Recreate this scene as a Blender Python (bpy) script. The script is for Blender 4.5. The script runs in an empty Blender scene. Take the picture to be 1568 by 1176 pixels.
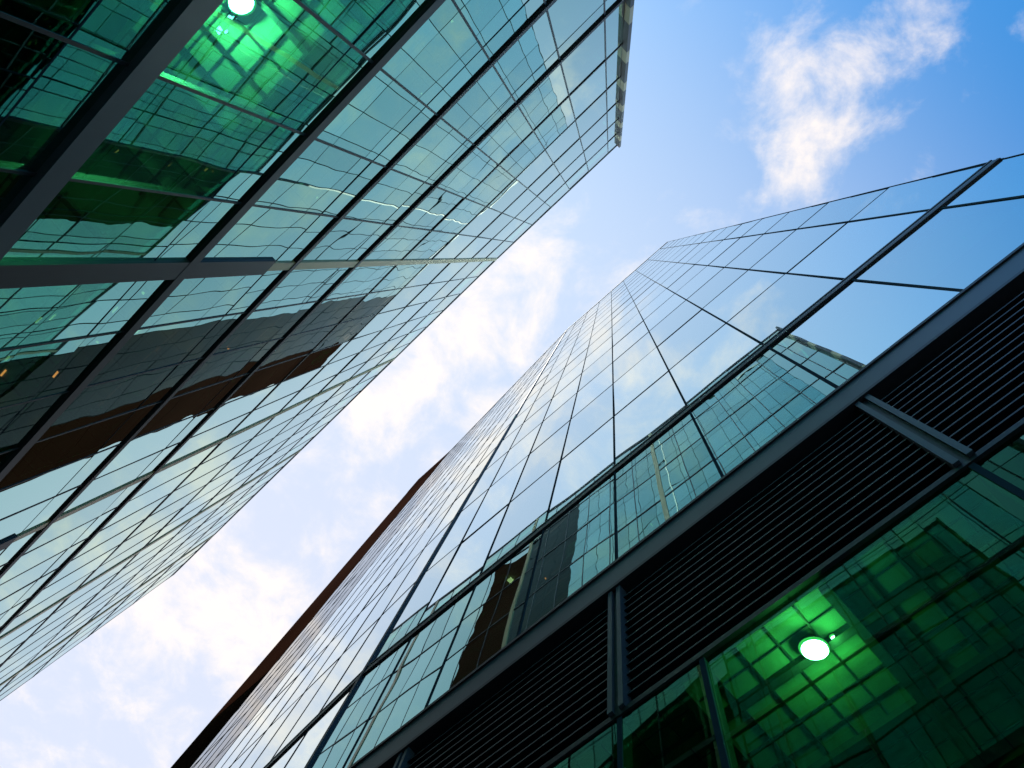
import bpy, math, random
from mathutils import Vector, Matrix
random.seed(7)
sc = bpy.context.scene
EYE = 1.6

# ------------------------------------------------------------------ materials
def new_mat(name):
    m = bpy.data.materials.new(name); m.use_nodes = True
    nt = m.node_tree; nt.nodes.clear()
    out = nt.nodes.new('ShaderNodeOutputMaterial')
    return m, nt, out

def mth(nt, op, a, b=None, c=None, clamp=False):
    n = nt.nodes.new('ShaderNodeMath'); n.operation = op; n.use_clamp = clamp
    for i, v in enumerate((a, b, c)):
        if v is None: continue
        if isinstance(v, (int, float)): n.inputs[i].default_value = v
        else: nt.links.new(v, n.inputs[i])
    return n.outputs[0]

def simple(name, col, rough=0.5, metal=0.0, var=0.15, scale=3.0, spec=0.5):
    m, nt, out = new_mat(name)
    p = nt.nodes.new('ShaderNodeBsdfPrincipled')
    p.inputs['Roughness'].default_value = rough
    p.inputs['Metallic'].default_value = metal
    p.inputs['Specular IOR Level'].default_value = spec
    tc = nt.nodes.new('ShaderNodeTexCoord')
    nz = nt.nodes.new('ShaderNodeTexNoise'); nz.inputs['Scale'].default_value = scale
    nz.inputs['Detail'].default_value = 6
    nt.links.new(tc.outputs['Object'], nz.inputs['Vector'])
    mix = nt.nodes.new('ShaderNodeMixRGB')
    mix.inputs[1].default_value = tuple(c*(1-var) for c in col)+(1,)
    mix.inputs[2].default_value = tuple(min(1, c*(1+var)) for c in col)+(1,)
    nt.links.new(nz.outputs[0], mix.inputs[0])
    nt.links.new(mix.outputs[0], p.inputs['Base Color'])
    nt.links.new(p.outputs[0], out.inputs[0])
    return m

def glass(name, R0, refl, trans, power=5.0, bump=0.012, rough=0.0, bscale=0.5):
    """coated facade glass: body tint of the coating at steep angles, neutral mirror at grazing"""
    m, nt, out = new_mat(name)
    lw = nt.nodes.new('ShaderNodeLayerWeight'); lw.inputs['Blend'].default_value = 0.5
    f5 = mth(nt, 'POWER', lw.outputs['Facing'], power)
    at = nt.nodes.new('ShaderNodeAttribute'); at.attribute_name = 'rnd'
    r0 = mth(nt, 'MULTIPLY', mth(nt, 'MULTIPLY_ADD', at.outputs['Fac'], 0.24, 0.88), R0)
    fac = mth(nt, 'ADD', r0, mth(nt, 'MULTIPLY', mth(nt, 'SUBTRACT', 1.0, r0), f5), clamp=True)
    cm = nt.nodes.new('ShaderNodeMixRGB')
    nt.links.new(mth(nt, 'POWER', lw.outputs['Facing'], 2.6), cm.inputs[0])
    cm.inputs[1].default_value = refl+(1,); cm.inputs[2].default_value = (.96, .99, 1.0, 1)
    tc = nt.nodes.new('ShaderNodeTexCoord')
    off = nt.nodes.new('ShaderNodeCombineXYZ')
    nt.links.new(mth(nt, 'MULTIPLY', at.outputs['Fac'], 137.0), off.inputs[0])
    nt.links.new(mth(nt, 'MULTIPLY', at.outputs['Fac'], 71.0), off.inputs[1])
    add = nt.nodes.new('ShaderNodeVectorMath'); add.operation = 'ADD'
    nt.links.new(tc.outputs['Object'], add.inputs[0]); nt.links.new(off.outputs[0], add.inputs[1])
    nz = nt.nodes.new('ShaderNodeTexNoise'); nz.inputs['Scale'].default_value = bscale
    nz.inputs['Detail'].default_value = 0.6
    nt.links.new(add.outputs[0], nz.inputs['Vector'])
    bp = nt.nodes.new('ShaderNodeBump'); bp.inputs['Strength'].default_value = 1.0
    bp.inputs['Distance'].default_value = bump
    nt.links.new(nz.outputs[0], bp.inputs['Height'])
    gl = nt.nodes.new('ShaderNodeBsdfGlossy')
    nt.links.new(cm.outputs[0], gl.inputs['Color'])
    gl.inputs['Roughness'].default_value = rough
    nt.links.new(bp.outputs[0], gl.inputs['Normal'])
    tr = nt.nodes.new('ShaderNodeBsdfTransparent'); tr.inputs['Color'].default_value = trans+(1,)
    mx = nt.nodes.new('ShaderNodeMixShader')
    nt.links.new(fac, mx.inputs[0]); nt.links.new(tr.outputs[0], mx.inputs[1]); nt.links.new(gl.outputs[0], mx.inputs[2])
    nt.links.new(mx.outputs[0], out.inputs[0])
    return m

def emis(name, col, s):
    m, nt, out = new_mat(name)
    e = nt.nodes.new('ShaderNodeEmission'); e.inputs[0].default_value = col+(1,); e.inputs[1].default_value = s
    nt.links.new(e.outputs[0], out.inputs[0])
    m.cycles.emission_sampling = 'NONE'
    return m

M_GR = glass('glass_blue', 0.64, (0.60, 0.95, 1.0), (0.09, 0.32, 0.34), bump=0.0035, bscale=.5)
M_GRL = glass('glass_lobby_green', 0.20, (0.13, 0.62, 0.36), (0.045, 0.36, 0.12), bump=0.006)
M_GL = glass('glass_green', 0.54, (0.36, 0.92, 0.74), (0.04, 0.36, 0.18), bump=0.0055, bscale=.6)
M_GD = glass('glass_dark_bronze', 0.02, (.95, .95, .95), (0.22, 0.12, 0.08), power=10, bump=0.005)
M_MUL = simple('mullion_dark_metal', (0.012, 0.016, 0.02), 0.5, 0.3)
M_JNT = simple('silicone_joint', (0.015, 0.035, 0.045), 0.9, 0.0, spec=.05)
M_BEAM = simple('beam_bluegrey_metal', (0.042, 0.063, 0.075), 0.45, 0.3)
M_TAN = simple('tan_panel_and_sunlit_metal', (0.42, 0.33, 0.14), 0.4, 0.3)  # end fin's own tan; on major mullions, sunlight put into the colour
M_BLK = simple('louvre_black', (0.006, 0.006, 0.01), 0.8, 0.0, spec=.1)
M_SLAT = simple('louvre_slat_metal', (0.026, 0.026, 0.034), 0.45, 0.4)
M_CEIL = simple('ceiling_white', (0.20, 0.24, 0.21), 0.9)
M_LCEIL = simple('lobby_ceiling', (0.08, 0.14, 0.09), 0.7, 0, .95, 3.5)
M_BAT = simple('ceiling_grid', (0.008, 0.014, 0.012), 0.6)
M_CORE = simple('core_wall', (0.04, 0.06, 0.055), 0.9)
M_BLIND = simple('blind_fabric', (0.62, 0.60, 0.46), 0.9)
M_BROWN = simple('brown_cladding', (0.024, 0.0095, 0.006), 1.0, 0.0, 0.5, 0.12, spec=0.0)
M_WARM = emis('warm_lamp', (1.0, 0.5, 0.18), 7.0)
M_SUNIMG = emis('sun_image_glow', (1.0, 1.0, 0.85), 120.0)  # glowing disc added to imitate the sun mirrored between the facades
M_HALO = emis('sun_image_halo', (0.5, 1.0, 0.45), 2.2)  # added ring of green glow around the mirrored sun
M_PAVE = simple('pavement_stone', (0.25, 0.24, 0.23), 0.8)
MATS = [M_GR, M_GRL, M_GL, M_GD, M_MUL, M_JNT, M_BEAM, M_TAN, M_BLK, M_SLAT, M_CEIL, M_LCEIL, M_BAT, M_CORE, M_BLIND, M_BROWN, M_WARM, M_SUNIMG, M_HALO, M_PAVE]
IDX = {m.name: i for i, m in enumerate(MATS)}

# ------------------------------------------------------------------ mesh batch
class Batch:
    def __init__(s): s.v = []; s.f = []; s.m = []; s.r = []
    def face(s, pts, mat, rnd=0.0):
        b = len(s.v); s.v += pts; s.f.append(tuple(range(b, b+len(pts)))); s.m.append(IDX[mat.name]); s.r.append(rnd)
    def prism(s, A, B, mat):
        n = len(A); b = len(s.v); s.v += A+B
        fs = [tuple(range(b, b+n))[::-1], tuple(range(b+n, b+2*n))]
        for i in range(n):
            j = (i+1) % n
            fs.append((b+i, b+j, b+n+j, b+n+i))
        for f in fs: s.f.append(f); s.m.append(IDX[mat.name]); s.r.append(0.5)
    def obj(s, name, parent):
        me = bpy.data.meshes.new(name); me.from_pydata(s.v, [], s.f)
        used = sorted(set(s.m)); remap = {u: i for i, u in enumerate(used)}
        for u in used: me.materials.append(MATS[u])
        me.polygons.foreach_set('material_index', [remap[i] for i in s.m])
        a = me.attributes.new('rnd', 'FLOAT', 'FACE'); a.data.foreach_set('value', s.r)
        me.update()
        o = bpy.data.objects.new(name, me); sc.collection.objects.link(o); o.parent = parent
        return o

class Face:
    """local frame of one facade: s along it, d outwards, z up"""
    def __init__(s, P0, P1, centre):
        s.P0 = Vector(P0); s.L = (Vector(P1)-s.P0).length; s.u = (Vector(P1)-s.P0)/s.L
        o = Vector((s.u.y, -s.u.x))
        if o.dot(Vector(centre)-s.P0) > 0: o = -o
        s.o = o
    def p(s, a, d, z):
        q = s.P0+s.u*a+s.o*d
        return (q.x, q.y, z)
    def box(s, B, a0, a1, d0, d1, z0, z1, mat):
        A = [s.p(a0, d0, z0), s.p(a0, d1, z0), s.p(a0, d1, z1), s.p(a0, d0, z1)]
        C = [s.p(a1, d0, z0), s.p(a1, d1, z0), s.p(a1, d1, z1), s.p(a1, d0, z1)]
        B.prism(A, C, mat)
    def sec(s, B, a0, a1, cs, mat):
        B.prism([s.p(a0, d, z) for d, z in cs], [s.p(a1, d, z) for d, z in cs], mat)
    def pane(s, B, a0, a1, z0, z1, mat, tilt, d=0.0):
        tx = random.gauss(0, tilt); tz = random.gauss(0, tilt)
        ac = (a0+a1)/2; zc = (z0+z1)/2
        f = lambda a, z: s.p(a, d+tx*(a-ac)+tz*(z-zc), z)
        B.face([f(a0, z0), f(a1, z0), f(a1, z1), f(a0, z1)], mat, random.random())

def inset(poly, dist):
    n = len(poly); c = sum((Vector(p) for p in poly), Vector((0, 0)))/n
    lines = []
    for i in range(n):
        a = Vector(poly[i]); b = Vector(poly[(i+1) % n]); u = (b-a).normalized(); o = Vector((-u.y, u.x))
        if o.dot(c-a) < 0: o = -o
        lines.append((a+o*dist, u))
    out = []
    for i in range(n):
        p, u = lines[i-1]; q, w = lines[i]
        den = u.x*w.y-u.y*w.x
        t = ((q.x-p.x)*w.y-(q.y-p.y)*w.x)/den
        out.append(p+u*t)
    return out

def plate(B, poly, z0, z1, mat):
    B.prism([(p[0], p[1], z0) for p in poly], [(p[0], p[1], z1) for p in poly], mat)

def empty(name):
    e = bpy.data.objects.new(name, None); sc.collection.objects.link(e); return e

def cols(L, first, pitch):
    r = [0.0]; x = first
    while x < L-0.15:
        if x > 0.15: r.append(x)
        x += pitch
    r.append(L); return r

def sun_image(B, pos, r, parent, power, radius, col=(.6, 1.0, .5)):  # unit added in place of the sun's multi-bounce reflection
    """ceiling floodlight: housing, diffuser and glowing lens, with its real lamp under it"""
    x, y, z = pos; N = 20
    ring = lambda rr, zz: [(x+1.15*rr*math.cos(2*math.pi*i/N), y+.9*rr*math.sin(2*math.pi*i/N), zz) for i in range(N)]
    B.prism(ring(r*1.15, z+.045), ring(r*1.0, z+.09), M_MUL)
    B.prism(ring(r*1.14, z+.02), ring(r*1.14, z+.04), M_HALO)
    B.prism(ring(r, z), ring(r, z+.018), M_SUNIMG)
    l = bpy.data.lights.new('sun_image_light', 'POINT'); l.energy = power; l.color = col; l.shadow_soft_size = radius  # added point light that spreads the green glow
    o = bpy.data.objects.new('sun_image_light', l); o.location = (x, y, z-radius-.04); sc.collection.objects.link(o); o.parent = parent

# ------------------------------------------------------------------ right tower
n2 = Vector((.669, .743)).normalized(); u2 = Vector((n2.y, -n2.x))
O = n2*2.5
P1 = O+u2*4.68; P2 = O-u2*7.6
P3 = Vector((-15.39, 19.11)); P4 = Vector((-18.79, 22.28))
P5 = P4+n2*20; P6 = P1+n2*20
polyR = [P1, P2, P3, P4, P5, P6]
cR = sum(polyR, Vector((0, 0)))/6
HR = 71.25+EYE
floorsR = [7.25+EYE+4*k for k in range(17)]
tower = empty('glass_office_tower')
G = Batch(); Mu = Batch(); Lv = Batch(); It = Batch()

def right_face(a, b, first, pitch, glassmat, major=None, dark_from=None):
    F = Face(a, b, cR); cs = cols(F.L, first, pitch)
    for k in range(16):
        z0, z1 = floorsR[k], floorsR[k+1]
        for i in range(len(cs)-1):
            g = M_GD if (dark_from is not None and cs[i] > dark_from) else glassmat
            F.pane(G, cs[i], cs[i+1], z0, z1, g, 0.0014)
            if g is not M_GD and random.random() < 0.10:
                h = random.uniform(.8, 3.0)
                F.pane(It, cs[i]+.05, cs[i+1]-.05, z1-.3-h, z1-.3, M_BLIND, 0, -.14)
        if k >= 1:
            w = 0.11 if k == 1 else 0.045
            F.box(Mu, 0, F.L, -.05, .008 if k > 1 else .03, z0-w, z0-.02, M_MUL if k==1 else M_JNT)
            if k == 1:
                F.box(Mu, 0, F.L, -.05, .03, z0+.12, z0+.17, M_MUL)
                F.box(Mu, 0, F.L, -.05, .02, z0-.02, z0+.12, M_BEAM)
    for i, c in enumerate(cs):
        w = 0.017
        F.box(Mu, max(0, c-w), min(F.L, c+w), -.05, .010, floorsR[0]+.36, HR-.02, M_JNT)
    F.box(Mu, 0, F.L, -.30, .05, 7.03+EYE, 7.52+EYE, M_BEAM)
    F.box(Mu, 0, F.L, -.30, .07, 6.97+EYE, 7.028+EYE, M_MUL)
    F.box(Mu, 0, F.L, -.30, .07, 7.522+EYE, 7.58+EYE, M_MUL)
    F.box(Mu, 0, F.L, -.30, .03, HR-.015, HR+.25, M_BEAM)
    # louvre storey
    z = 4.98+EYE
    F.box(Lv, 0, F.L, -.40, -.30, z, 6.96+EYE, M_BLK)
    F.box(Mu, 0, F.L, -.30, .02, z-.05, z, M_MUL)
    k = 0
    while z+.135*k < 6.86+EYE:
        zz = z+.135*k+.03; k += 1
        F.sec(Lv, .03, F.L-.03, [(.0, zz), (.0, zz+.02), (-.14, zz+.10), (-.14, zz+.08)], M_SLAT)
    # lobby glazing
    if major:
        lc = sorted([0.0, F.L]+[m for m in major if m < F.L-.1]+[m-.74 for m in major if .1 < m-.74 < F.L-.1])
    else: lc = cs
    for i in range(len(lc)-1):
        for (za, zb) in ((0.15, 3.2), (3.2, z-.05)):
            F.pane(G, lc[i], lc[i+1], za, zb, M_GRL, 0.003)
        F.box(Mu, max(0, lc[i]-.022), lc[i]+.022, -.1, .006, .15, z-.05, M_JNT)
    F.box(Mu, 0, F.L, -.1, .012, 3.18, 3.22, M_MUL)
    F.box(Mu, 0, F.L, -.1, .05, 0, .15, M_BEAM)
    for c in (cs if major is None else major):
        if c < .2 or c > F.L-.2: continue
        F.box(Mu, c-.075, c-.028, -.05, .05, z, 6.96+EYE, M_BEAM)
        F.box(Mu, c+.028, c+.075, -.05, .05, z, 6.96+EYE, M_BEAM)
        F.box(Mu, c-.027, c+.027, -.05, .02, z, 6.96+EYE, M_MUL)
    return F
F1 = right_face(P1, P2, 4.68-3.73, 1.45, M_GR, major=[4.68-3.73, 4.68-.83, 4.68+2.07, 4.68+4.97])
F2 = right_face(P2, P3, 1.39, 1.39, M_GR, dark_from=9.6)
F1.box(Mu, F1.L-.04, F1.L+.04, -.05, .04, floorsR[0]+.4, HR, M_MUL)
# brown end bay
F3 = Face(P3, P4, cR)
for k in range(17):
    z0 = floorsR[k]-4 if k else 0; z1 = floorsR[k]
    if k == 0: z0 = 0; z1 = floorsR[0]
    F3.box(Mu, 0, F3.L, -.3, 0, z0, z1-.03, M_BROWN)
    F3.box(Mu, 0, F3.L, -.3, -.04, z1-.03, z1, M_BLK)
F3.box(Mu, 0, F3.L, -.3, 0.02, HR-4, HR+.2, M_BROWN)
right_face(P4, P5, 1.45, 1.45, M_GD)
right_face(P5, P6, 1.45, 1.45, M_GR)
right_face(P6, P1, 1.45, 1.45, M_GR)
ins = inset(polyR, .35); core = inset(polyR, 5.5)
for k, z in enumerate(floorsR):
    plate(It, ins, z-.28, z-.02 if k else z, M_CEIL)
plate(It, ins, .02, .1, M_CEIL)
plate(It, core, .1, HR-.5, M_CORE)
# lobby ceiling with a grid of battens, added sun images
zc = 4.90+EYE
for F in (F1, F2):
    F.box(It, .1, F.L-.1, -5.2, -.05, zc, zc+.03, M_LCEIL)
    a = .25; i = 0
    while a < F.L-.3:
        w = .035 if i % 5 == 0 else .006
        F.box(It, a-w, a+w, -5.2, -.06, zc-(.08 if i % 5 == 0 else .018), zc-.002, M_BAT); a += .24; i += 1
    d = -.22; i = 0
    while d > -5:
        w = .03 if i % 4 == 1 else .005
        F.box(It, .12, F.L-.12, d-w, d+w, zc-(.07 if i % 4 == 1 else .014), zc-.004, M_BAT); d -= .17; i += 1
sun_image(It, (1.39, 2.557, 4.79+EYE), .075, tower, 42, .05)  # added sun image behind the lobby glass
sun_image(It, (1.53, 2.50, 4.84+EYE), .025, tower, 5, .03)  # smaller added glint of the sun beside it
for k in range(0, 16):
    for i in range(26):
        if random.random() < .06:
            a = .8+i*1.1
            F = F1 if a < F1.L-.5 else F2
            aa = a if F is F1 else a-F1.L
            if .5 < aa < F.L-.5:
                F.box(It, aa-.05, aa+.05, -1.3, -1.2, floorsR[k+1]-.33, floorsR[k+1]-.285, M_WARM)
for k in range(0, 16):
    for i in range(12):
        if random.random() < .4:
            aa = 9.9+i*.55
            if aa < F2.L-.4:
                F2.box(It, aa-.2, aa+.15, -1.6-.3*(i % 2), -1.54-.3*(i % 2), floorsR[k+1]-.33, floorsR[k+1]-.285, M_WARM)
G.obj('glazing', tower); Mu.obj('frames_and_beams', tower); Lv.obj('louvres', tower); It.obj('floors_and_interior', tower)

# ------------------------------------------------------------------ left block
HL = 43.7+EYE
L1 = Vector((.223, -6.07)); L2 = Vector((-6.577, .188)); L5 = Vector((-28.32, 20.84)); L6 = Vector((-56.1, 40.5))
L7 = L6-n2*22; L8 = L1-n2*22
polyL = [L1, L2, L5, L6, L7, L8]; cL = sum(polyL, Vector((0, 0)))/6
floorsL = [7.1+EYE+4.05*k for k in range(10)]
block = empty('green_glass_office_building')
G = Batch(); Mu = Batch(); It = Batch()
def left_face(a, b, first, pitch, majors):
    F = Face(a, b, cL); cs = cols(F.L, first, pitch)
    zs = [0.2, 3.1+EYE]+floorsL
    for k in range(len(zs)-1):
        z0, z1 = zs[k], zs[k+1]
        zt = z1-1.05
        for i in range(len(cs)-1):
            if k < 5:
                F.pane(G, cs[i], cs[i+1], z0, zt, M_GL, 0.002)
                F.pane(G, cs[i], cs[i+1], zt, z1, M_GL, 0.002)
            else:
                F.pane(G, cs[i], cs[i+1], z0, z1, M_GL, 0.002)
            if random.random() < .22:
                h = random.uniform(.8, 2.8)
                F.pane(It, cs[i]+.06, cs[i+1]-.06, z1-.4-h, z1-.4, M_BLIND, 0, -.16)
        if k < 5:
            F.box(Mu, 0, F.L, -.05, .006, zt-.012, zt+.012, M_JNT)
    for k, z in enumerate(zs[1:]):
        if k == 1: t, d = .27, .08
        elif k == 2: t, d = .19, .06
        elif k in (3, 4): t, d = .14, .05
        elif k == 0: t, d = .12, .05
        else: t, d = .07, .022
        F.box(Mu, 0, F.L, -.12, d, z-t, z+t*.3, M_MUL if k != 1 else M_BEAM)
    for c in cs:
        maj = any(abs(c-m) < .1 for m in majors)
        if maj:
            w = .19
            F.box(Mu, max(0, c-w), min(F.L, c+w), -.1, .055, .2, 14+EYE, M_MUL)
            w = .11
            F.box(Mu, max(0, c-w), min(F.L, c+w), -.1, .035, 14+EYE, HL-.05, M_TAN)  # upper length in tan: sun's reflection put into the metal colour
        else:
            w = .02
            F.box(Mu, max(0, c-w), min(F.L, c+w), -.1, .012, .2, HL-.05, M_MUL)
    F.box(Mu, 0, F.L, -.2, .03, HL-.045, HL+.12, M_MUL)
    F.box(Mu, 0, F.L, -.1, .06, 0, .2, M_BEAM)
    return F
FA = left_face(L1, L2, (L1-L2).length-1.43*6, 1.43, [(L1-L2).length])
FB = left_face(L2, L5, 1.4281, 1.4281, [0, 1.4281*6, 1.4281*12, 1.4281*18])
FC = left_face(L5, L6, 1.43, 1.43, [1.43*3, 1.43*9, 1.43*15, 1.43*21])
left_face(L6, L7, 1.43, 1.43, []); left_face(L7, L8, 1.43, 1.43, []); left_face(L8, L1, 1.43, 1.43, [])
z = 1.0; k = 0
while z < HL:
    z2 = min(z+(2.7 if k % 2 else 1.35), HL)
    FA.box(Mu, -.10, .02, -.1, .20, z+.01, z2-.01, M_TAN if k % 2 == 0 else M_MUL)
    z = z2; k += 1
ins = inset(polyL, .35); core = inset(polyL, 6)
for z in [3.1+EYE]+floorsL:
    plate(It, ins, z-.34, z-.03, M_CEIL)
plate(It, ins, .02, .1, M_CEIL)
plate(It, core, .1, HL-1, M_CORE)
# suspended ceiling grids
for z in floorsL[:3]:
    zz = z-.344
    for F in (FA, FB):
        a = .5; i = 0
        while a < F.L-.4:
            w = .04 if i % 4 == 0 else .012
            F.box(It, a-w, a+w, -5.6, -.4, zz-(.10 if i % 4 == 0 else .03), zz-.002, M_BAT); a += .42; i += 1
        d = -.7; i = 0
        while d > -5.5:
            F.box(It, .4, F.L-.4, d-.012, d+.012, zz-.035, zz-.004, M_BAT); d -= .42; i += 1
sun_image(It, (-5.18, -3.475, 10.62+EYE), .16, block, 900, .1)  # added sun image behind the left glass
G.obj('glazing', block); Mu.obj('frames_and_beams', block); It.obj('floors_and_interior', block)

# ------------------------------------------------------------------ pavement
B = Batch(); B.face([(-900, -900, 0), (900, -900, 0), (900, 900, 0), (-900, 900, 0)], M_PAVE)
g = B.obj('pavement', None)

# ------------------------------------------------------------------ sun, sky
sd = Vector((-.4935, -.336, 1)).normalized()
sun = bpy.data.lights.new('sun', 'SUN'); sun.energy = 4.5; sun.angle = math.radians(.53); sun.color = (1, .95, .86)
so = bpy.data.objects.new('sun', sun); so.rotation_euler = sd.to_track_quat('Z', 'Y').to_euler(); sc.collection.objects.link(so)

w = bpy.data.worlds.new('World'); sc.world = w; w.use_nodes = True
nt = w.node_tree; nt.nodes.clear()
wo = nt.nodes.new('ShaderNodeOutputWorld'); bg = nt.nodes.new('ShaderNodeBackground'); bg.inputs[1].default_value = 0.1
nt.links.new(bg.outputs[0], wo.inputs[0])
sky = nt.nodes.new('ShaderNodeTexSky'); sky.sky_type = 'NISHITA'; sky.sun_disc = False
sky.sun_elevation = math.asin(sd.z); sky.sun_rotation = math.atan2(sd.x, sd.y)
sky.air_density = 1.0; sky.dust_density = .6; sky.ozone_density = 1.5
tc = nt.nodes.new('ShaderNodeTexCoord'); sp = nt.nodes.new('ShaderNodeSeparateXYZ')
nt.links.new(tc.outputs['Generated'], sp.inputs[0])
zcl = mth(nt, 'MAXIMUM', sp.outputs[2], .08)
qx = mth(nt, 'DIVIDE', sp.outputs[0], zcl); qy = mth(nt, 'DIVIDE', sp.outputs[1], zcl)
cq = nt.nodes.new('ShaderNodeCombineXYZ'); nt.links.new(qx, cq.inputs[0]); nt.links.new(qy, cq.inputs[1])
def noise(scale, detail, rough, dist, off=0):
    mp = nt.nodes.new('ShaderNodeMapping'); mp.inputs['Location'].default_value = (off, off*.7, off*.3)
    nt.links.new(cq.outputs[0], mp.inputs[0])
    n = nt.nodes.new('ShaderNodeTexNoise'); n.inputs['Scale'].default_value = scale; n.inputs['Detail'].default_value = detail
    n.inputs['Roughness'].default_value = rough; n.inputs['Distortion'].default_value = dist
    nt.links.new(mp.outputs[0], n.inputs['Vector']); return n.outputs[0]
def blob(cx, cy, r, amp):
    dx = mth(nt, 'SUBTRACT', qx, cx); dy = mth(nt, 'SUBTRACT', qy, cy)
    d2 = mth(nt, 'ADD', mth(nt, 'MULTIPLY', dx, dx), mth(nt, 'MULTIPLY', dy, dy))
    return mth(nt, 'MULTIPLY', mth(nt, 'EXPONENT', mth(nt, 'MULTIPLY', d2, -1/(r*r))), amp)
def smooth(x, a, b):
    n = nt.nodes.new('ShaderNodeMapRange'); n.interpolation_type = 'SMOOTHSTEP'
    nt.links.new(x, n.inputs[0]); n.inputs[1].default_value = a; n.inputs[2].default_value = b
    return n.outputs[0]
dens = noise(9.0, 10, .60, .25, 3.1)
for b in (blob(.27, -.22, .11, .20), blob(.37, -.25, .07, .10), blob(.225, -.13, .05, .16), blob(-.06, .03, .09, .14), blob(-.25, .18, .12, .10), blob(-.60, .56, .22, .17),
          blob(-.9, .9, .5, .09), blob(-.5, -.3, .5, .12), blob(.05, -.47, .22, -.22), blob(.05, -.18, .10, -.12)):
    dens = mth(nt, 'ADD', dens, b)
cl = smooth(dens, .50, .88)
g = mth(nt, 'MULTIPLY', mth(nt, 'SUBTRACT', qx, qy), .7071)
haze = mth(nt, 'MULTIPLY', smooth(g, .56, -.10), .86)
haze2 = mth(nt, 'MULTIPLY', smooth(g, .12, -.75), .34)
def mixc(f, a, b):
    m = nt.nodes.new('ShaderNodeMixRGB')
    nt.links.new(f, m.inputs[0])
    for i, v in ((1, a), (2, b)):
        if isinstance(v, tuple): m.inputs[i].default_value = v
        else: nt.links.new(v, m.inputs[i])
    return m.outputs[0]
tint = nt.nodes.new('ShaderNodeMixRGB'); tint.blend_type = 'MULTIPLY'; tint.inputs[0].default_value = 1
nt.links.new(sky.outputs[0], tint.inputs[1]); tint.inputs[2].default_value = (.60, 1.9, 2.6, 1)
c = mixc(haze, tint.outputs[0], (7.1, 8.3, 10.2, 1))
c = mixc(haze2, c, (10.2, 9.3, 9.9, 1))
c = mixc(mth(nt, 'MULTIPLY', cl, .94), c, (12.4, 11.0, 9.8, 1))
nt.links.new(c, bg.inputs[0])

# ------------------------------------------------------------------ camera
cam = bpy.data.cameras.new('camera'); cam.sensor_width = 36; cam.lens = 26.4; cam.clip_end = 5000
co = bpy.data.objects.new('camera', cam); sc.collection.objects.link(co)
U = Vector((151, 196, -1150)).normalized()
E1 = (Vector((1, 0, 0))-U*U.x).normalized(); E2 = U.cross(E1)
R = Matrix((E1, E2, U))       # camera -> world
co.matrix_world = Matrix.Translation((0, 0, EYE)) @ R.to_4x4()
sc.camera = co
sc.view_settings.view_transform = 'Standard'; sc.view_settings.look = 'None'; sc.view_settings.exposure = 0
